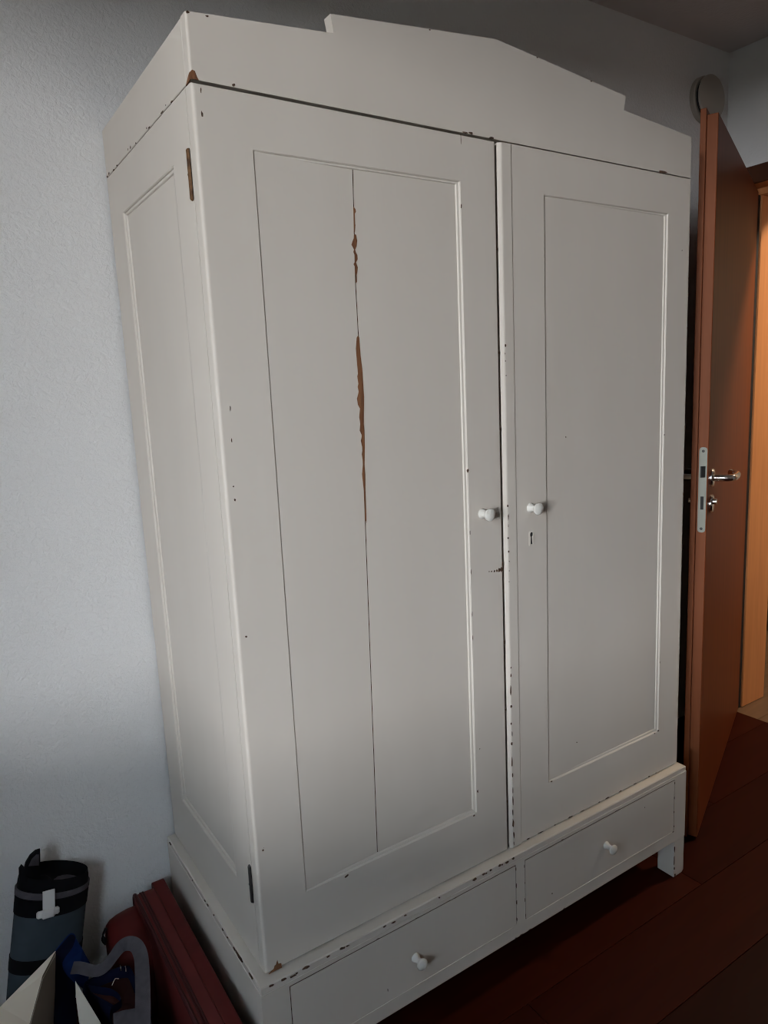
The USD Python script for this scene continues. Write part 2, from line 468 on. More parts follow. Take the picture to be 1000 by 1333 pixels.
obj("panel_board", tm(prism([p for p in rp if p != (.25, .434)], PY, PY + .007)), paint, doorL)
crack = [(x - hw * .9, z) for x, z in split] + [(x + hw * .9, z) for x, z in split[::-1]]
obj("crack_dark_fill", tm(prism(crack, PY + .0007, PY + .0035)), chip_gap_dark, doorL)  # dark strip filling the split, its shade painted in
obj("panel_backing", tm(bx(.24, .285, PY + .0072, PY + .009, .43, 1.72)), chip_gap_dark, doorL)
obj("bead_moulding", bead(.0915, .4985, .4405, 1.709, PY, (.0008, .0075, .0046, .0082), .0046), paint_edge, doorL)
big = [(.266, 1.4334), (.2627, 1.4295), (.2599, 1.4112), (.2607, 1.3855), (.2617, 1.3683), (.2598, 1.3637), (.2614, 1.3509), (.2596, 1.3451), (.2613, 1.337), (.2569, 1.3251), (.2583, 1.3143), (.2621, 1.3074), (.2596, 1.2927), (.2611, 1.2808), (.2591, 1.2691), (.2635, 1.2598), (.2604, 1.2511), (.2632, 1.2365), (.261, 1.2271), (.2627, 1.2121), (.2594, 1.1913), (.2608, 1.1702), (.2617, 1.1491), (.2615, 1.1095), (.2637, 1.1021), (.2642, 1.1333), (.2647, 1.1635), (.266, 1.1906), (.2654, 1.2087), (.2679, 1.2389), (.2689, 1.269), (.2681, 1.2803), (.2717, 1.3272), (.2712, 1.3477), (.2707, 1.3767), (.2686, 1.3998), (.2679, 1.4295)]
p1 = [(.2694, 1.6454), (.273, 1.6418), (.2741, 1.638), (.2713, 1.6338), (.2709, 1.6181), (.2714, 1.6156), (.2698, 1.605), (.2674, 1.6021), (.2687, 1.618), (.269, 1.6336)]
p2 = [(.2679, 1.6009), (.2718, 1.6004), (.2734, 1.5907), (.2716, 1.5814), (.2683, 1.5759), (.2694, 1.572), (.2723, 1.5669), (.2725, 1.5602), (.2689, 1.5547), (.272, 1.5469), (.2706, 1.5401), (.2689, 1.5334), (.2689, 1.5227), (.2669, 1.5212), (.2676, 1.5333), (.2661, 1.5399), (.2677, 1.5453), (.2639, 1.5518), (.2678, 1.5573), (.2665, 1.5678), (.2648, 1.5717), (.2664, 1.5758), (.2617, 1.5834), (.2647, 1.5901), (.2669, 1.5942)]
for poly in (big, p1, p2):
    obj("bare_wood_patch", tm(prism(poly, PY - .0005, PY + .0005)), bare_wood, doorL, label="brown bare wood where the paint has flaked off along the split")

def knob(x, z, y, parent, r=.0125, length=.029):
    prof = [(0, -.002), (r * .82, -.002), (r * .84, .001), (r * .70, .004), (r * .52, .010), (r * .50, .014), (r * .62, .0175), (r * .95, .020), (r * 1.02, .0225), (r * .98, .0255), (r * .7, .028), (r * .3, length), (0, length)]
    k = lathe(prof, 24)
    k.apply_transform(trimesh.transformations.rotation_matrix(math.pi / 2, [1, 0, 0]))
    k.apply_translation([x, y, z])
    return obj("knob", k, porcelain, parent, smooth=40)

kn = knob(.534, 1.084, 0, doorL)
flake = blob(.5325, 1.081, .004, .006, seed=3, y=-.0291)
# chips on the left door
chips = [blob(.5766, .9596, .009, .010, seed=11), blob(.570, .9596, .005, .008, seed=12), blob(.5635, .9594, .005, .006, seed=13), blob(.5555, .9602, .004, .004, seed=14), blob(.549, .961, .003, .003, seed=15), blob(.583, .960, .008, .012, seed=10),
         blob(.500, 1.1747, .005, .008, seed=16), blob(.5035, .4875, .004, .009, seed=17), blob(.492, .4355, .006, .004, seed=18), blob(.176, .4335, .010, .005, seed=19, ang=.2),
         blob(.5005, 1.667, .003, .010, seed=20), blob(.5038, 1.781, .0012, .018, seed=21), blob(.512, .582, .003, .003, seed=22), blob(.0045, .0, .001, .001, seed=1).translate([.012, 0, .56])]
for z in (.88, .93, 1.02, 1.1):
    chips.append(blob(.501, z - .05, .002, .012, seed=int(z * 100)))
for i, (x, z, w, h) in enumerate([(.013, 1.7487, .004, .011), (.0145, 1.7813, .002, .008), (.0155, 1.175, .004, .005), (.0145, 1.197, .003, .003), (.0155, .946, .004, .004), (.0145, .556, .004, .004), (.02, 1.32, .002, .01), (.018, 1.27, .002, .008)]):
    chips.append(blob(x, z, w, h, seed=40 + i))
for i in range(7):
    chips.append(blob(.5872, .42 + .2 * i + rng.uniform(-.05, .05), .002, rng.uniform(.004, .012), seed=60 + i))
cc = chips[0]
obj("paint_chips", join(*chips), chip_gap_dark, doorL, kind="stuff", label="dark nicks where the paint is chipped")

def hinge(z0, z1, y, mat, parent):
    k = tube([(-.0005, y, z) for z in np.linspace(z0 + .003, z1 - .003, 4)], .0040, 12)
    for zc in (z0 + .002, z1 - .002):
        s = trimesh.creation.icosphere(2, .0041); s.apply_translation([-.0005, y, zc]); k = join(k, s)
    mid = (z0 + z1) / 2
    k = join(k, tube([(-.0005, y, mid - .001), (-.0005, y, mid + .001)], .0046, 12))
    return obj("hinge", k, mat, parent, smooth=40)

for z0_, z1_ in ((1.634, 1.709), (.441, .516)):
    obj("hinge_slot", swap_side(prism(round_poly([(.0262, z0_), (.0368, z0_), (.0368, z1_), (.0262, z1_)], .005, 5), -.0007, .004)), black, doorL)
h1 = hinge(1.636, 1.707, .0315, brass, doorL)
meta(h1, label="rusty brown upper hinge")
h2 = hinge(.443, .514, .0315, iron, doorL)
meta(h2, label="dark lower hinge")

# right door: sits slightly proud, with a cover strip along the gap
RY = -.001
dr = panel_frame(GAP1 + .0055, W, ZB + .0028, ZT - .0022, .716, 1.1145, .4325, 1.707, RY, RY + DT, (.002, .004))
key = (prism(round_poly([(.6642, 1.0260), (.6642, 1.0160), (.6742, 1.0160), (.6742, 1.0260)], .0049, 5), RY - .01, RY + DT + .01)
       + prism([(.6668, 1.0200), (.6658, 1.0000), (.6726, 1.0000), (.6716, 1.0200)], RY - .01, RY + DT + .01))
doorR = obj("door", tm(dr - key - bx(.58, .6277, RY - .01, RY + .0060, 0, 2)), paint, wd, smooth=25, label="right door with a keyhole")
obj("panel_board", tm(prism([(.715, .425), (1.122, .425), (1.122, 1.715), (.715, 1.715)], -.005, RY + PY + .007) ^ sloped(.715, 1.122, RY + PY, .395, .0028, RY)), paint, doorR)
obj("bead_moulding", bead(.716, 1.1145, .4325, 1.707, RY + PY, (.0008, .0075, .0046, .0082), .0046), paint_edge, doorR)
strip_p = round_poly([(GAP1, RY + .0058), (GAP1, RY + .0040), (.6005, RY - .0016), (.625, RY - .0016), (.6275, RY - .0002), (.6275, RY + .0058)], [0, .001, .003, .001, 0, 0], 6)
strip = m3.Manifold.extrude(m3.CrossSection([np.array(strip_p, np.float32)], m3.FillRule.NonZero), ZT - .004 - (ZB + .0025)).translate([0, 0, ZB + .0025])
st = obj("cover_strip", tm(strip), paint, doorR, smooth=30)
obj("keyhole", tm(key ^ bx(.6, .7, RY + .0012, RY + .004, .9, 1.1)), black, doorR)  # black plug set in the hole to paint its inner darkness
kn = knob(.667, 1.079, RY, doorR)
obj("keyhole_rim", tm(prism(round_poly([(.6622, 1.0295), (.6762, 1.0295), (.6768, .9965), (.6616, .9965)], .003, 4), RY - .0010, RY + .001)
     - key), paint_edge, doorR)
obj("lock_case", tm(bx(.65, .69, RY + DT + .001, RY + DT + .014, .99, 1.05)), black, doorR)
sc = []
g = np.random.default_rng(5)
for z, w, h in [(1.4135, .003, .009), (1.398, .002, .006), (1.3835, .003, .010), (1.355, .002, .005), (1.0915, .003, .006), (1.0674, .003, .022), (1.05, .002, .012), (1.0235, .004, .010), (.9948, .003, .012), (.974, .002, .008), (.9538, .003, .006), (.93, .002, .006),
                (.74, .004, .012), (.722, .004, .010), (.688, .005, .030), (.652, .005, .014), (.612, .003, .018), (.588, .003, .012), (.565, .004, .012), (.52, .003, .030), (.49, .003, .022), (.455, .003, .020), (.43, .003, .022), (.40, .003, .020), (.375, .004, .024), (.345, .003, .02), (.325, .003, .014)]:
    sc.append(blob(.6016 + g.uniform(-.0012, .0012), z, w * g.uniform(.6, 1.5), h * g.uniform(.4, 1.2), seed=int(z * 1000), y=RY - .0016, n=7))
obj("paint_chips", join(*sc), chip_gap_dark, doorR, kind="stuff", label="dark nicks along the edge of the cover strip")
rc = [blob(1.1165, z, w, h, seed=int(z * 900), y=RY) for z, w, h in [(1.20, .003, .005), (.62, .002, .006)]]
for i in range(11):
    x = .64 + i * .048 + g.uniform(-.012, .012)
    rc.append(blob(x, ZB + .0042, g.uniform(.006, .022), g.uniform(.002, .005), seed=300 + i, y=RY))
for i in range(6):
    rc.append(blob(1.1985, g.uniform(.5, 1.7), .003, g.uniform(.004, .012), seed=340 + i, y=RY))
rc += [blob(1.116, .4335, .007, .006, seed=350, y=RY), blob(1.10, .4305, .006, .003, seed=351, y=RY), blob(.724, .431, .006, .003, seed=352, y=RY)]
for x, z, w, h, an in [(.776, 1.22, .016, .0012, .5), (.81, .50, .020, .0012, -.2), (1.17, 1.63, .010, .001, .9)]:
    rc.append(blob(x, z, .003, .0025, seed=int(x * 999), y=RY + .0008 if x < 1.1 else RY))
obj("paint_chips", join(*rc), chip_gap_dark, doorR, kind="stuff", label="dark nicks along the lower edge of the right door")

# cornice: stepped pediment board in front, plain boards on the sides
ped = [(0, ZT), (W, ZT), (W, 1.8835), (.9565, 1.9035), (.9635, 1.9325), (.595, 1.968), (.2405, 1.9325), (.2455, 1.905), (0, 1.8835)]
cm = prism(ped, 0, .020)
prof = round_poly([(0, 0), (W, 0), (W, .05), (0, .05)], [.005, .003, 0, 0], 6)
mask = m3.Manifold.extrude(m3.CrossSection([np.array(prof, np.float32)], m3.FillRule.NonZero), .4).translate([0, 0, 1.7])
cm = cm ^ mask
corn = obj("cornice_board", tm(cm), paint, wd, smooth=25, label="stepped pediment board along the top of the front")
obj("cornice_board", tm(cb(0, .020, .0202, YB, ZT - .0008, ZCOR, .0012)), paint, wd)
obj("cornice_board", tm(cb(W - .020, W, .0202, YB, ZT + .001, ZCOR, .0012)), paint, wd)
obj("top_board", tm(bx(.02, W - .02, .0205, YB, ZT + .002, ZT + .014)), wardrobe_inside, wd)
# thin dark board added behind the slit under the cornice to deepen its shade
obj("slit_shadow_board", tm(bx(.024, W - .024, DT + .003, .05, ZT - .03, ZT - .0005)), wardrobe_inside, wd)
tri = [(-.0003, ZT), (.0125, ZT), (.0105, ZT + .003), (.0075, ZT + .0115), (.0035, ZT + .0125), (-.0003, ZT + .0085)]
cp = [blob(.033, 1.8835, .006, .003, seed=401, y=0), blob(.0665, ZT + .003, .006, .005, seed=402), blob(.528, ZT + .002, .012, .006, seed=403), blob(.515, ZT + .001, .02, .003, seed=404), blob(.578, ZT + .001, .014, .005, seed=408)]
cp += [blob(1.09, ZT - .001, .04, .006, seed=405, y=-.0045), blob(.70, 1.957, .004, .003, seed=406), blob(.854, 1.942, .005, .003, seed=407), blob(.44, 1.951, .004, .003, seed=409)]
cp += [blob(.004, 1.8825, .007, .005, seed=410)]
sd = []
for i, (yy, z, w, h) in enumerate([(.09, ZT - .001, .012, .003), (.14, ZT, .02, .003), (.215, ZT, .016, .003), (.228, ZT + .003, .006, .006), (.30, ZT, .01, .003), (.335, ZT + .003, .011, .008), (.352, ZT + .004, .004, .006), (.44, ZT, .012, .004), (.468, ZT - .001, .012, .004), (.505, ZT + .002, .016, .008), (.522, ZT, .012, .006), (.118, ZT + .003, .004, .004)]):
    sd.append(swap_side(tm(blob(yy, z, w * .7, h * .7, seed=430 + i))))
tri_side = swap_side(tm(prism([(-.0003, ZT - .001), (.020, ZT - .003), (.011, ZT + .003), (.005, ZT + .007), (-.0003, ZT + .0088)], -.0006, .001)))
obj("paint_chips", join(*cp, *sd), chip_gap_dark, corn, kind="stuff", label="dark nicks along the joint under the cornice")
obj("bare_wood_patch", join(tm(prism(tri, -.0006, .001)), tri_side), bare_wood, corn, label="brown bare wood at the front left corner of the cornice")

# base: box on feet with two drawers
BX0, BX1, BY = -A, W + CR, -B
base = obj("base_top", tm(bx(BX0 + .001, BX1 - .001, BY + .001, YB, ZB - .014, ZB) ^ m3.Manifold.hull_points(np.array([(x, y, z) for x, y, z in
      [(BX0, BY, ZB - .02), (BX1, BY, ZB - .02), (BX0, YB, ZB - .02), (BX1, YB, ZB - .02), (BX0, BY, ZB - .003), (BX1, BY, ZB - .003), (BX0, YB, ZB - .003), (BX1, YB, ZB - .003), (BX0 + .0035, BY + .0035, ZB + .0005), (BX1 - .0035, BY + .0035, ZB + .0005), (BX0 + .0035, YB, ZB + .0005), (BX1 - .0035, YB, ZB + .0005)]], np.float32))), paint, wd)
DZ0, DZ1 = .1405, .2905
front = prism([(BX0, .109), (BX1, .109), (BX1, ZB - .0142), (BX0, ZB - .0142)], BY, BY + .02)
for x0, x1 in ((.034, .5885), (.6145, 1.1595)):
    front = front - prism(round_poly([(x0, DZ0), (x1, DZ0), (x1, DZ1), (x0, DZ1)], [.004, .006, .002, .002], 5), BY - .01, BY + .05)
obj("base_front", tm(front), paint, wd)
for x in (BX0, BX1 - .0446):
    f = cb(x, x + .0446, BY + .0003, .028, 0, .1088, .002)
    # clipped outer bottom corner, as on the foot in view
    s = 1 if x > 0 else -1
    xe = x + .0446 if s > 0 else x
    f = f - m3.Manifold.hull_points(np.array([(xe + s * .01, yy, -.01) for yy in (-.1, .1)] + [(xe + s * .01, yy, .019) for yy in (-.1, .1)] + [(xe - s * .022, yy, -.01) for yy in (-.1, .1)], np.float32))
    ft = obj("foot", tm(f), paint, wd)
    if s > 0:
        q = [blob(x + .006, .006, .008, .008, seed=510, y=BY), blob(x + .0015, .05, .003, .03, seed=511, y=BY), blob(x + .002, .085, .003, .02, seed=512, y=BY), blob(x + .003, .027, .004, .012, seed=513, y=BY)]
        obj("paint_chips", join(*q), chip_gap_dark, ft, kind="stuff")
for x in (BX0, BX1 - .0446):
    obj("foot", tm(cb(x, x + .0446, YB - .06, YB, 0, .1088, .002)), paint, wd)
obj("base_side", tm(cb(BX0, BX0 + .02, BY + .0203, YB, .109, ZB - .0142, .0008)), paint, wd)
obj("base_side", tm(cb(BX1 - .02, BX1, BY + .0203, YB, .109, ZB - .0142, .0008)), paint, wd)
obj("base_floor", tm(bx(BX0 + .021, BX1 - .021, BY + .021, YB, .112, .122)), wardrobe_inside, wd)
obj("base_back", tm(bx(BX0 + .021, BX1 - .021, YB - .012, YB, .123, ZB - .016)), wardrobe_inside, wd)
gp = .0021
drawers = []
for (x0, x1), kx, kz, lab in (((.034, .5885), .310, .205, "left drawer"), ((.6145, 1.1595), .887, .2135, "right drawer")):
    poly = round_poly([(x0 + gp, DZ0 + .0008), (x1 - gp, DZ0 + .0008), (x1 - gp, DZ1 - .003), (x0 + gp, DZ1 - .003)], [.004, .006, .002, .002], 5)
    d = obj("drawer", tm(prism(poly, BY, BY + .018)), paint, wd, label=lab)
    obj("drawer_box", tm(bx(x0 + .008, x1 - .008, BY + .0185, .44, DZ0 + .004, DZ1 - .015)), wardrobe_inside, d)
    knob(kx, kz, BY, d, .0118, .0285)
    op = round_poly([(x0 + .0002, DZ0 + .0002), (x1 - .0002, DZ0 + .0002), (x1 - .0002, DZ1 - .0002), (x0 + .0002, DZ1 - .0002)], [.004, .006, .002, .002], 5)
    obj("gap_dark_ring", tm(prism(op, BY + .0013, BY + .015) - prism(poly, BY - .01, BY + .03)), wardrobe_inside, d)  # dark ring filling the gap round the drawer, standing in for shade
    drawers.append(d)
# chips and worn paint on the base
bc = []
g = np.random.default_rng(9)
for x, w, h, zz in [(.0, .014, .005, .3095), (.024, .010, .004, .3095), (.042, .016, .006, .308), (.07, .013, .008, .309), (.115, .007, .004, .309), (.145, .010, .005, .309), (.156, .006, .003, .309), (.24, .006, .005, .309), (.262, .018, .004, .3085), (.29, .012, .003, .309), (.375, .006, .005, .3095), (.47, .02, .006, .309), (.495, .014, .006, .3085), (.515, .008, .005, .309), (.54, .012, .006, .309), (.562, .010, .005, .3085), (.58, .008, .005, .309)]:
    bc.append(blob(x, zz + g.uniform(-.001, .0015), w * g.uniform(.5, 1.5), h * g.uniform(.5, 1.2), seed=int(600 + x * 999), y=BY - .0002))
    if g.uniform() < .4:
        bc.append(blob(x + w * g.uniform(.5, .9), zz + g.uniform(-.001, .001), w * .4, h * .6, n=6, seed=int(1600 + x * 999), y=BY - .0002))
for x0, x1 in ((.034, .5885), (.6145, 1.1595)):
    for i in range(5):
        bc.append(blob(g.uniform(x0, x1), DZ1 + g.uniform(-.001, .001), g.uniform(.004, .018), .0018, seed=700 + i, y=BY))
    for i in range(3):
        bc.append(blob(g.uniform(x0 + .05, x1), DZ0 - .0006, g.uniform(.003, .008), .003, seed=720 + i, y=BY))
for z in np.linspace(.155, .28, 4):
    bc.append(blob(.5888 + g.uniform(-.001, .001), z, .0025, g.uniform(.006, .018), seed=int(z * 1e4), y=BY))
    bc.append(blob(.6142 + g.uniform(-.001, .001), z - .004, .0022, g.uniform(.004, .014), seed=int(z * 1e4) + 1, y=BY))
    bc.append(blob(1.1598 + g.uniform(-.001, .001), z, .002, g.uniform(.004, .014), seed=int(z * 1e4) + 2, y=BY))
for i in range(5):
    bc.append(blob(g.uniform(.2, 1.15), .1098, g.uniform(.006, .016), .003, seed=740 + i, y=BY))
bc += [blob(.2405, .168, .003, .008, seed=760, y=BY), blob(.70, .168, .004, .005, seed=761, y=BY), blob(1.035, .258, .003, .003, seed=762, y=BY)]
obj("paint_chips", join(*bc), chip_gap_dark, base, kind="stuff", label="dark nicks along the base edges")
bs = []
for i, (yy, w, h) in enumerate([(.02, .02, .006), (.075, .045, .010), (.10, .012, .006), (.135, .006, .004), (.16, .010, .004), (.21, .004, .004), (.245, .012, .004), (.262, .006, .004), (.34, .005, .003), (.50, .016, .006)]):
    bs.append(swap_side(tm(blob(yy, .3085, w, h, seed=800 + i, y=-A - .0002))))
obj("paint_chips", join(*bs), chip_gap_dark, base, kind="stuff")
# bare wood at the lower left corner of the door, where it meets the base
bw = prism([(.006, ZB + .0008), (.032, ZB + .0008), (.0315, ZB + .010), (.026, ZB + .0115), (.0245, ZB + .020), (.021, ZB + .012), (.0185, ZB + .0115), (.0165, ZB + .006)], -.0007, .0005)
obj("bare_wood_patch", tm(bw), bare_wood, doorL)
# a paler line along the drawers' lower edges
for (x0, x1), d in zip(((.06, .575), (.64, 1.15)), drawers):
    obj("pale_edge", tm(cb(x0, x1, BY - .0009, BY + .002, DZ0 - .0012, DZ0 + .0010, .0004)), paint_edge, d)

# ---------------------------------------------------------------- room door, standing open beside the wardrobe
E0 = np.array([1.3602, .0365])                 # visible corner of the free edge
ANG = math.radians(24.2)
du = np.array([math.cos(ANG), math.sin(ANG)]); dn = np.array([math.sin(ANG), -math.cos(ANG)])
LL, LT = .962, .040

def place(t):
    """door coordinates (s along the leaf from the free edge, d behind the visible face, z) -> world"""
    t = t.copy() if isinstance(t, trimesh.Trimesh) else tm(t)
    v = t.vertices
    xy = E0 + v[:, :1] * du - v[:, 1:2] * dn
    t.vertices = np.c_[xy, v[:, 2]]
    t.fix_normals()
    return t

door = thing("door_1", kind="structure", label="reddish beech veneer door standing open beside the wardrobe", category="door")
leaf_m = cb(0, LL, 0, .0262, .008, 1.975, .0012) + cb(-.013, LL - .002, .0258, LT, .008, 1.988, .0012)
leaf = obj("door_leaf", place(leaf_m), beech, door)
obj("edge_band", place(cb(-.0006, .0004, .0012, .0258, .009, 1.974, .0002)), beech_edge, leaf)
obj("edge_band", place(cb(-.0136, -.0126, .0262, LT - .001, .009, 1.987, .0002)), beech_edge, leaf)
pl = prism(round_poly([(.0026, .917), (.0226, .917), (.0226, 1.149), (.0026, 1.149)], .0099, 7), -.0016, .0005)
# built in the plane of the edge: x -> depth, y -> along the leaf
def edge(t):
    t = tm(t) if not isinstance(t, trimesh.Trimesh) else t.copy()
    v = t.vertices
    t.vertices = np.c_[v[:, 1], v[:, 0], v[:, 2]]
    t.fix_normals()
    return place(t)
plate = obj("lock_plate", edge(pl), steel, leaf, label="pale steel lock plate in the door edge")
obj("latch_bolt", edge(m3.Manifold.hull_points(np.array([(.0060, -.002, 1.068), (.0060, -.002, 1.098), (.0175, -.002, 1.068), (.0175, -.002, 1.098), (.0150, -.0105, 1.068), (.0150, -.0105, 1.098), (.0175, -.0105, 1.068), (.0175, -.0105, 1.098)], np.float32))), black, leaf)
obj("bolt_slot", edge(cb(.0085, .0165, -.0022, .0, .980, 1.016, .0005)), black, leaf)
sl = [edge(lathe([(0, -.001), (.0034, -.001), (.0038, .0008), (0, .0012)], 14).apply_transform(trimesh.transformations.rotation_matrix(math.pi / 2, [1, 0, 0])).apply_translation([.0126, -.0016, z])) for z in (.9275, 1.1385)]
for s_ in sl:
    obj("screw", s_, iron, leaf)

def yrot(t, y, x, z):
    t.apply_transform(trimesh.transformations.rotation_matrix(math.pi / 2, [1, 0, 0])); t.apply_translation([x, y, z]); return t
HS, HZ = .058, 1.060
for face, sgn in ((0.0, 1), (LT, -1)):
    # rose, lever, key rose; sgn 1 is the side in view
    def fp(t):
        t = t.copy()
        if sgn < 0:
            v = t.vertices.copy(); v[:, 1] = LT - v[:, 1]; t.vertices = v
        return place(t)
    rose = lathe([(0, 0), (.0255, 0), (.0255, .004), (.0225, .0075), (.012, .009), (.0105, .009), (0, .009)], 28)
    obj("rose", fp(yrot(rose, 0, HS, HZ)), nickel, leaf, smooth=35)
    lever = curve([(HS, -.006, HZ), (HS, -.034, HZ), (HS + .006, -.049, HZ), (HS + .022, -.055, HZ), (HS + .06, -.055, HZ - .001), (HS + .092, -.053, HZ - .001), (HS + .112, -.045, HZ), (HS + .120, -.032, HZ + .001)], 36)
    rad = np.interp(np.linspace(0, 1, 36), [0, .3, .6, 1], [.0095, .0095, .0105, .0095])
    obj("handle", fp(tube(lever, rad, 14)), nickel, leaf, smooth=40)
    kr = lathe([(0, 0), (.0255, 0), (.0255, .004), (.0225, .0075), (0, .008)], 28)
    obj("key_rose", fp(yrot(kr, 0, HS, HZ - .072)), nickel, leaf, smooth=35)
    cyl = trimesh.creation.cylinder(.0082, .012, sections=20)
    obj("lock_cylinder", fp(yrot(cyl, -.010, HS, HZ - .066)), nickel, leaf, smooth=35)

# door frame: lining, stop and casings
trim = thing("trim_1", kind="structure", label="beech veneer door frame round the doorway", category="door frame")
J0, J1 = DY0, DY1
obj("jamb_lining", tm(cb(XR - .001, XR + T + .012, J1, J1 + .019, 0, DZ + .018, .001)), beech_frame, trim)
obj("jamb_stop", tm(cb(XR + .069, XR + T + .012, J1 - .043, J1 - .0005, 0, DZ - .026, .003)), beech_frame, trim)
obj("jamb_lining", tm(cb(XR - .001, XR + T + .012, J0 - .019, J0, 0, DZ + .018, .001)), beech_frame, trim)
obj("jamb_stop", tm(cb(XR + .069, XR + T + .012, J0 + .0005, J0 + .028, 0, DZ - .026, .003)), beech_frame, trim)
gap_black = plain("black_gap_strip", (.012, .010, .010), .8)
obj("dark_gap_strip", tm(cb(XR + .044, XR + .0685, J1 - .038, J1 - .0005, 0, DZ - .026, .002)), gap_black, trim)  # black strip painting the dark gap between leaf and jamb
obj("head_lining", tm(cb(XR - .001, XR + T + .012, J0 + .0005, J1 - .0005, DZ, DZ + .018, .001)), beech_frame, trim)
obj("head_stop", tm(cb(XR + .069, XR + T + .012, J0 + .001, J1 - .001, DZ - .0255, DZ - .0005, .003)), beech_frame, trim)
casing_mat = veneer("shaded_casing_veneer", (.055, .018, .008), (.080, .027, .012), .5, (2.5, 2.5, .12), spec=.2)  # frame wood darkened, the shade on the casings put into the colour
for x0, x1 in ((XR - .016, XR - .0005), (XR + T + .0005, XR + T + .016)):
    obj("casing", tm(cb(x0, x1, J1 + .006, J1 + .0565, 0, DZ + .06, .003)), casing_mat, trim)
    obj("casing", tm(cb(x0, x1, J0 - .066, J0 - .006, 0, DZ + .06, .003)), casing_mat, trim)
    obj("casing", tm(cb(x0, x1, J0 - .0055, J1 + .0055, DZ + .0, DZ + .06, .003)), casing_mat, trim)

# ---------------------------------------------------------------- round vent cover high on the back wall
vent_mat = plain("vent_white", (.40, .36, .31), .5)
VX, VZ, VR = 2.047, 2.279, .0755
vt = thing("wall_vent", label="round off-white ventilation cover high on the back wall above the open door", category="vent cover")
def wallpiece(prof, n=40):
    t = lathe(prof, n)
    t.apply_transform(trimesh.transformations.rotation_matrix(math.pi / 2, [1, 0, 0]))
    t.apply_translation([VX, D, VZ])
    return t
obj("base_ring", wallpiece([(.040, .0), (VR, .0), (VR, .014), (VR - .003, .018), (VR - .010, .019), (.040, .012)]), vent_mat, vt, smooth=35)
obj("inner_tube", wallpiece([(0, .001), (VR - .010, .0195), (VR - .010, .0285), (0, .0285)]), black, vt, smooth=35)
obj("cover_disc", wallpiece([(0, .029), (VR - .006, .029), (VR - .003, .031), (VR - .003, .037), (VR - .008, .041), (.03, .0435), (0, .044)]), vent_mat, vt, smooth=35)

# ---------------------------------------------------------------- bags in the corner at the left
slate = mottled("slate_fabric", (.050, .066, .080), (.062, .080, .095), scale=30., rough=.9, bump=.25, bscale=500., dist=.001, spec=.1)
blackfab = mottled("black_fabric", (.0045, .0045, .006), (.007, .007, .009), scale=40., rough=.85, bump=.2, bscale=400., dist=.001, spec=.12)
greyfab = mottled("grey_webbing", (.075, .070, .082), (.10, .095, .108), scale=60., rough=.9, bump=.3, bscale=600., dist=.001, spec=.15)
whiteplastic = plain("white_plastic", (.72, .71, .70), .45)
redfab = mottled("dark_red_leatherette", (.085, .010, .0095), (.110, .014, .0125), scale=25., rough=.6, bump=.2, bscale=350., dist=.001, spec=.2)
redtrim = mottled("red_piping", (.040, .006, .007), (.055, .008, .009), scale=30., rough=.55, spec=.25)
redtop = mottled("red_gusset", (.110, .018, .017), (.135, .023, .021), scale=25., rough=.6, bump=.2, bscale=350., dist=.001, spec=.2)
bluefab = mottled("royal_blue_fabric", (.004, .020, .095), (.006, .028, .125), scale=30., rough=.8, bump=.2, bscale=400., dist=.001, spec=.15)
navyfab = mottled("navy_fabric", (.0028, .0042, .018), (.004, .006, .025), scale=30., rough=.85, bump=.2, bscale=400., dist=.001, spec=.12)
cream = mottled("cream_paper", (.86, .80, .69), (.88, .83, .72), scale=12., rough=.75)
cream_shaded = mottled("shaded_cream_paper", (.24, .21, .175), (.27, .235, .195), scale=12., rough=.8)  # side of the cream bag turned from the light, shade mixed into the colour
lining = mottled("maroon_lining", (.022, .006, .006), (.034, .009, .008), scale=30., rough=.8, spec=.15)

# tall round slate bag with black bands, leaning a little
tb = thing("cylinder_bag", label="slate grey tall round bag with black bands and a white buckle against the left wall", category="bag")
bot, top = np.array([-.343, .480, 0]), np.array([-.270, .488, .350])
def bagring(t, rx, ry=None, n=40, dz=0.):
    c = bot + (top - bot) * t
    a = np.arange(n) * 2 * np.pi / n
    return np.c_[c[0] + rx * np.cos(a), c[1] + (ry or rx * .60) * np.sin(a), np.full(n, c[2] + dz) - .022 * np.cos(a) * t]
def bagbody(ts, rs):
    return loft([bagring(t, r) for t, r in zip(ts, rs)])
RB = .0700
obj("body", bagbody([0, .01, .03, .25, .5, .76, .84], [RB * .9, RB * .97, RB, RB * 1.0, RB * 1.01, RB * .995, RB * .985]), slate, tb, smooth=40)
def band(t0, t1, r, extra=.0018):
    return bagbody([t0, t0 + .004, (t0 + t1) / 2, t1 - .004, t1], [r - .001, r + extra, r + extra, r + extra, r - .001])
obj("lower_band", band(.47, .555, RB), blackfab, tb, smooth=40)
obj("upper_band", band(.80, .90, RB * .99), blackfab, tb, smooth=40)
obj("piping", band(.905, .945, RB * .985, .003), greyfab, tb, smooth=40)
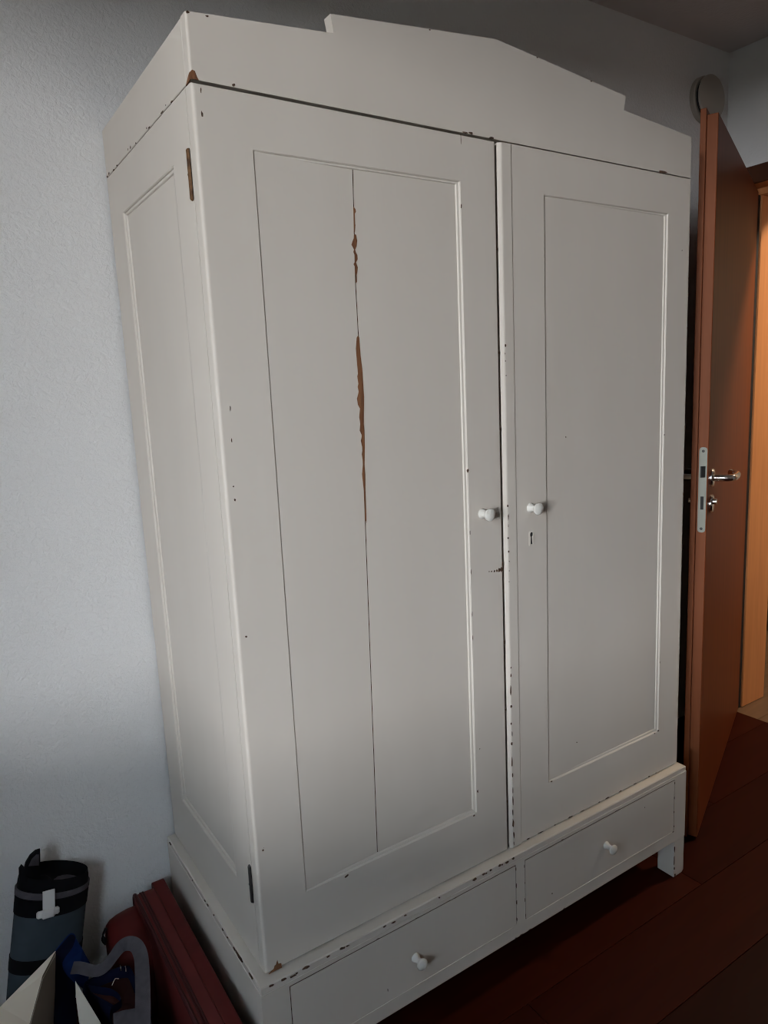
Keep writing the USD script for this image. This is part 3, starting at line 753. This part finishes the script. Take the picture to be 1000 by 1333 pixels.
# open collar: a wall with thickness, dark inside
rings = [bagring(.84, RB * .97), bagring(.94, RB * .985), bagring(.99, RB * .96), bagring(1.02, RB * .93), bagring(1.015, RB * .89), bagring(.98, RB * .88), bagring(.955, RB * .70), bagring(.950, RB * .2)]
obj("collar", loft(rings), blackfab, tb, smooth=50)
grip = [(-0.3254, 0.478, 0.3903), (-0.3211, 0.478, 0.4026), (-0.3108, 0.478, 0.4159), (-0.2998, 0.478, 0.4219), (-0.291, 0.478, 0.4217), (-0.2972, 0.478, 0.3617), (-0.3109, 0.478, 0.3391), (-0.3235, 0.478, 0.3449)]
obj("carry_grip", slab(grip, .006), blackfab, tb)
grip_in = [(-0.3164, 0.476, 0.3947), (-0.3091, 0.476, 0.4075), (-0.2995, 0.476, 0.414), (-0.2946, 0.476, 0.4119), (-0.2974, 0.476, 0.3881)]
obj("grip_lining", slab(grip_in, .004), greyfab, tb)
tab_ = [(-0.3385, 0.435, 0.3954), (-0.3363, 0.435, 0.4203), (-0.3306, 0.435, 0.4264), (-0.3249, 0.435, 0.4152), (-0.3253, 0.435, 0.3877)]
obj("strap_end", slab(tab_, .008), blackfab, tb)
bk = np.array([-.2945, .4385, .306])
def tagbox(x0, x1, z0, z1, y0, y1, c=.001, tilt=0.12):
    t = tm(cb(x0, x1, y0, y1, z0, z1, c))
    t.apply_transform(trimesh.transformations.rotation_matrix(tilt, [0, 1, 0]))
    t.apply_transform(trimesh.transformations.rotation_matrix(-.12, [1, 0, 0]))
    t.apply_translation(bk)
    return t
obj("buckle", join(tagbox(-.022, .022, -.014, 0, -.004, .006, .003), tagbox(-.012, .012, -.016, .003, -.007, .0, .003)), whiteplastic, tb, label="white plastic buckle")
obj("tag", join(tagbox(-.010, .013, .001, .040, -.0035, .0005, .0006)), whiteplastic, tb, label="white hanging tag")

# dark red case beside the wardrobe's base
ZS = .235
rc_ = thing("red_case", label="dark red soft-sided case standing on edge beside the wardrobe base", category="suitcase")
def boxring(x0, x1, y0, y1, z, r=.02, n=6):
    p = round_poly([(x0, y0), (x1, y0), (x1, y1), (x0, y1)], r, n)
    return np.c_[p, np.full(len(p), z)]
CX0, CX1, CY0, CY1 = -.117, -.052, -.09, .488
prof_ = round_poly([(CY0, 0), (CY1, 0), (CY1, ZS), (CY0, ZS)], .028, 7)
shell = prism(prof_, CX0, CX1)
shell = swap_side(shell)
obj("shell", shell, redtop, rc_, smooth=35)
def rim(x, r=.0045):
    p = np.vstack([prof_, prof_[:1]])
    return tube([(x, a, b) for a, b in p], r, 8)
obj("piping", rim(CX0 + .002), redtrim, rc_, smooth=40)
obj("piping", rim(CX1 - .002), redtrim, rc_, smooth=40)
obj("zipper", join(rim(CX0 + .014, .0022), rim(CX0 + .019, .0022)), redtrim, rc_, smooth=40)
# right half is a separate lid with a seam, a little proud at the back
lidp = round_poly([(CY0 + .004, .004), (CY1 + .004, .004), (CY1 + .004, ZS + .008), (CY0 + .004, ZS + .004)], .020, 6)
obj("lid", swap_side(prism(lidp, CX1 - .022, CX1 + .004)), redfab, rc_, smooth=35)
# bulging front pocket on the left face
pk = []
pocket_out = round_poly([(.352, .012), (CY1 + .012, .012), (CY1 + .012, ZS - .022), (.352, ZS - .035)], [.03, .03, .05, .05], 9)
cen = pocket_out.mean(0)
for s_, x in ((1.0, CX0 + .002), (1.0, CX0 - .018), (.975, CX0 - .040), (.93, CX0 - .056), (.86, CX0 - .066), (.7, CX0 - .071), (.3, CX0 - .073)):
    q = cen + (pocket_out - cen) * s_
    pk.append(np.c_[np.full(len(q), x), q])
pocket = obj("front_pocket", loft(pk), redfab, rc_, smooth=45)
obj("pocket_tab", ribbon(curve([(CX0 - .074, .455, .165), (CX0 - .080, .448, .185), (CX0 - .070, .456, .197)], 10), (.4, 1, 0), .014, .003), blackfab, rc_)

# blue tote bag with a broad grey strap, and the paper bag in front of it
def curve3(p, n):
    """closed smooth loop through p (2-D)"""
    m = len(p); out = []
    for t in np.linspace(0, m, n, endpoint=False):
        i = int(t); f = t - i
        a, b, c, d = (np.array(p[(i + k) % m], float) for k in (-1, 0, 1, 2))
        out.append(.5 * ((2 * b) + (c - a) * f + (2 * a - 5 * b + 4 * c - d) * f * f + (3 * b - a - 3 * c + d) * f ** 3))
    return np.array(out)

bt = thing("tote_bag", label="royal blue cloth bag with a broad grey strap beside the dark red case", category="bag")
foot_ = curve3([(-.258, .348), (-.240, .318), (-.212, .290), (-.203, .258), (-.232, .235), (-.238, .12), (-.172, .11), (-.163, .30), (-.178, .343)], 54)
fc = foot_.mean(0)
def bodyz(q):
    return .168 + .022 * np.clip((q[:, 1] - .15) / .15, 0, 1)
rings_ = []
for s_, h in ((.90, .002), (.98, .03), (1.0, .3), (1.0, .75), (.97, .92), (.90, .985)):
    q = fc + (foot_ - fc) * s_
    rings_.append(np.c_[q, bodyz(q) * h])
for s_, h in ((.82, .97), (.74, .90), (.3, .86)):
    q = fc + (foot_ - fc) * s_
    rings_.append(np.c_[q, bodyz(q) * h])
obj("body", loft(rings_), navyfab, bt, smooth=50)
li = [np.c_[fc + (foot_ - fc) * s_, bodyz(foot_) * h] for s_, h in ((.735, .905), (.70, .915), (.3, .90))]
obj("lining", loft(li), lining, bt, smooth=50)
navy = [(-.2987, .365, .2604), (-.2663, .375, .2772), (-.2582, .375, .2713), (-.2577, .375, .2622), (-.266, .37, .2486), (-.2832, .36, .24), (-.2879, .357, .2289), (-.2835, .352, .2109), (-.2719, .35, .1883), (-.2802, .34, .0901), (-.290, .334, .004), (-.334, .333, .004), (-.3191, .345, .1216)]
obj("side_flap", slab(navy, .003), navyfab, bt)
royal = [(-.2574, .376, .2631), (-.2472, .38, .2283), (-.2352, .38, .1858), (-.2512, .37, .1401), (-.2718, .351, .1875), (-.2835, .353, .2101), (-.2878, .358, .2281), (-.2831, .361, .2393), (-.2659, .371, .2479)]
obj("front_flap", slab(royal, .003), bluefab, bt, label="bright blue flap")
edge_ = curve([(-.2987, .364, .2604), (-.282, .370, .270), (-.2663, .374, .2776), (-.2590, .374, .2725), (-.2577, .374, .2622), (-.266, .369, .2486), (-.2832, .359, .24), (-.2879, .356, .2289), (-.2835, .351, .2109), (-.2719, .349, .1883)], 40)
obj("edge_binding", tube(edge_, .0011, 6), bluefab, bt, smooth=40)
sp_ = curve([(-.2731, .3606, .213), (-.2572, .3531, .21), (-.2366, .3323, .207), (-.2185, .3247, .21), (-.1982, .3303, .22), (-.1809, .3335, .232), (-.1669, .3245, .24), (-.1555, .3084, .24), (-.1535, .2824, .236), (-.1601, .2482, .231), (-.1747, .1941, .215), (-.1928, .1393, .195), (-.21, .11, .165)], 60)
tt = np.gradient(sp_, axis=0)
ac = np.cross(tt, np.array([-.12, -.72, .68]))
obj("shoulder_strap", ribbon(sp_, ac, np.interp(np.linspace(0, 1, 60), [0, .2, .35, .5, 1], [.022, .021, .020, .026, .029]), .0035), greyfab, bt, smooth=30, label="broad grey webbing strap")
patch = [(-.2252, .222, .187), (-.2091, .2174, .188), (-.1885, .2075, .189), (-.1961, .1698, .184), (-.2072, .131, .178), (-.2396, .1545, .178)]
obj("strap_pad", slab(patch, .006), greyfab, bt)
hk = [[(-.1855, .3327, .192), (-.1868, .326, .193), (-.1878, .3196, .19)], [(-.1775, .3243, .192), (-.1787, .318, .193), (-.1799, .3114, .19)], [(-.2112, .2959, .187), (-.2031, .305, .190), (-.1957, .3043, .188)]]
for h in hk:
    obj("metal_ring", tube(curve(h, 8), .0012, 8), nickel, bt, smooth=40)

pb = thing("paper_bag", label="open cream paper bag at the bottom left corner in front of the slate bag", category="paper bag")
light_ = [(-.2976, .36, .265), (-.328, .325, .2516), (-.3625, .29, .1923), (-.3897, .27, .1142), (-.41, .262, .004), (-.4927, .23, .004), (-.4803, .235, .2506), (-.4042, .27, .2687)]
obj("front_panel", slab([(x_, y_, z_ - .006) for x_, y_, z_ in light_], .0025), cream, pb)
flap_ = [(-.2976, .36, .265), (-.3294, .3, .2709), (-.3647, .215, .2548), (-.3931, .155, .2196), (-.5035, .07, .2861), (-.4748, .14, .329), (-.4041, .235, .2964)]
obj("flap", slab(flap_, .002), cream, pb)
cream_shaded_ = [(-.2976, .36, .265), (-.3093, .35, .1879), (-.3207, .34, .1267), (-.3383, .325, .004), (-.405, .263, .004), (-.3897, .27, .1142), (-.3625, .29, .1923), (-.328, .325, .2516)]
obj("side_gusset", slab(cream_shaded_, .0020), cream_shaded, pb)
wedge_ = [(-.2741, .31, .2213), (-.2662, .305, .1982), (-.2429, .285, .1307), (-.2143, .262, .03), (-.212, .26, .004), (-.288, .262, .004), (-.2821, .27, .0358), (-.2788, .295, .1263), (-.2773, .305, .1871)]
obj("back_panel", slab(wedge_, .0025), cream, pb)

# ---------------------------------------------------------------- glimpse of the hallway
sr = thing("shoe_rack", (3.2, .70, 0), label="black shoe rack in the hallway at the right edge of the picture", category="shoe rack")
obj("top", tm(cb(0, .30, 0, .6, .31, .335, .003)), blackfab, sr)
obj("side_board", tm(cb(0, .30, 0, .02, .0, .3095, .002)), blackfab, sr)
obj("side_board", tm(cb(0, .30, .58, .6, .0, .3095, .002)), blackfab, sr)
obj("shelf", tm(cb(.002, .298, .0205, .5795, .15, .165, .002)), blackfab, sr)
sb = thing("shoe_box", (3.22, .76, .335), label="white shoe box with a dark lid on the black rack in the hallway", category="box")
obj("box_body", tm(cb(0, .2, 0, .32, 0, .085, .002)), whiteplastic, sb)
obj("lid", tm(cb(-.003, .203, -.003, .323, .0855, .115, .002)), blackfab, sb)
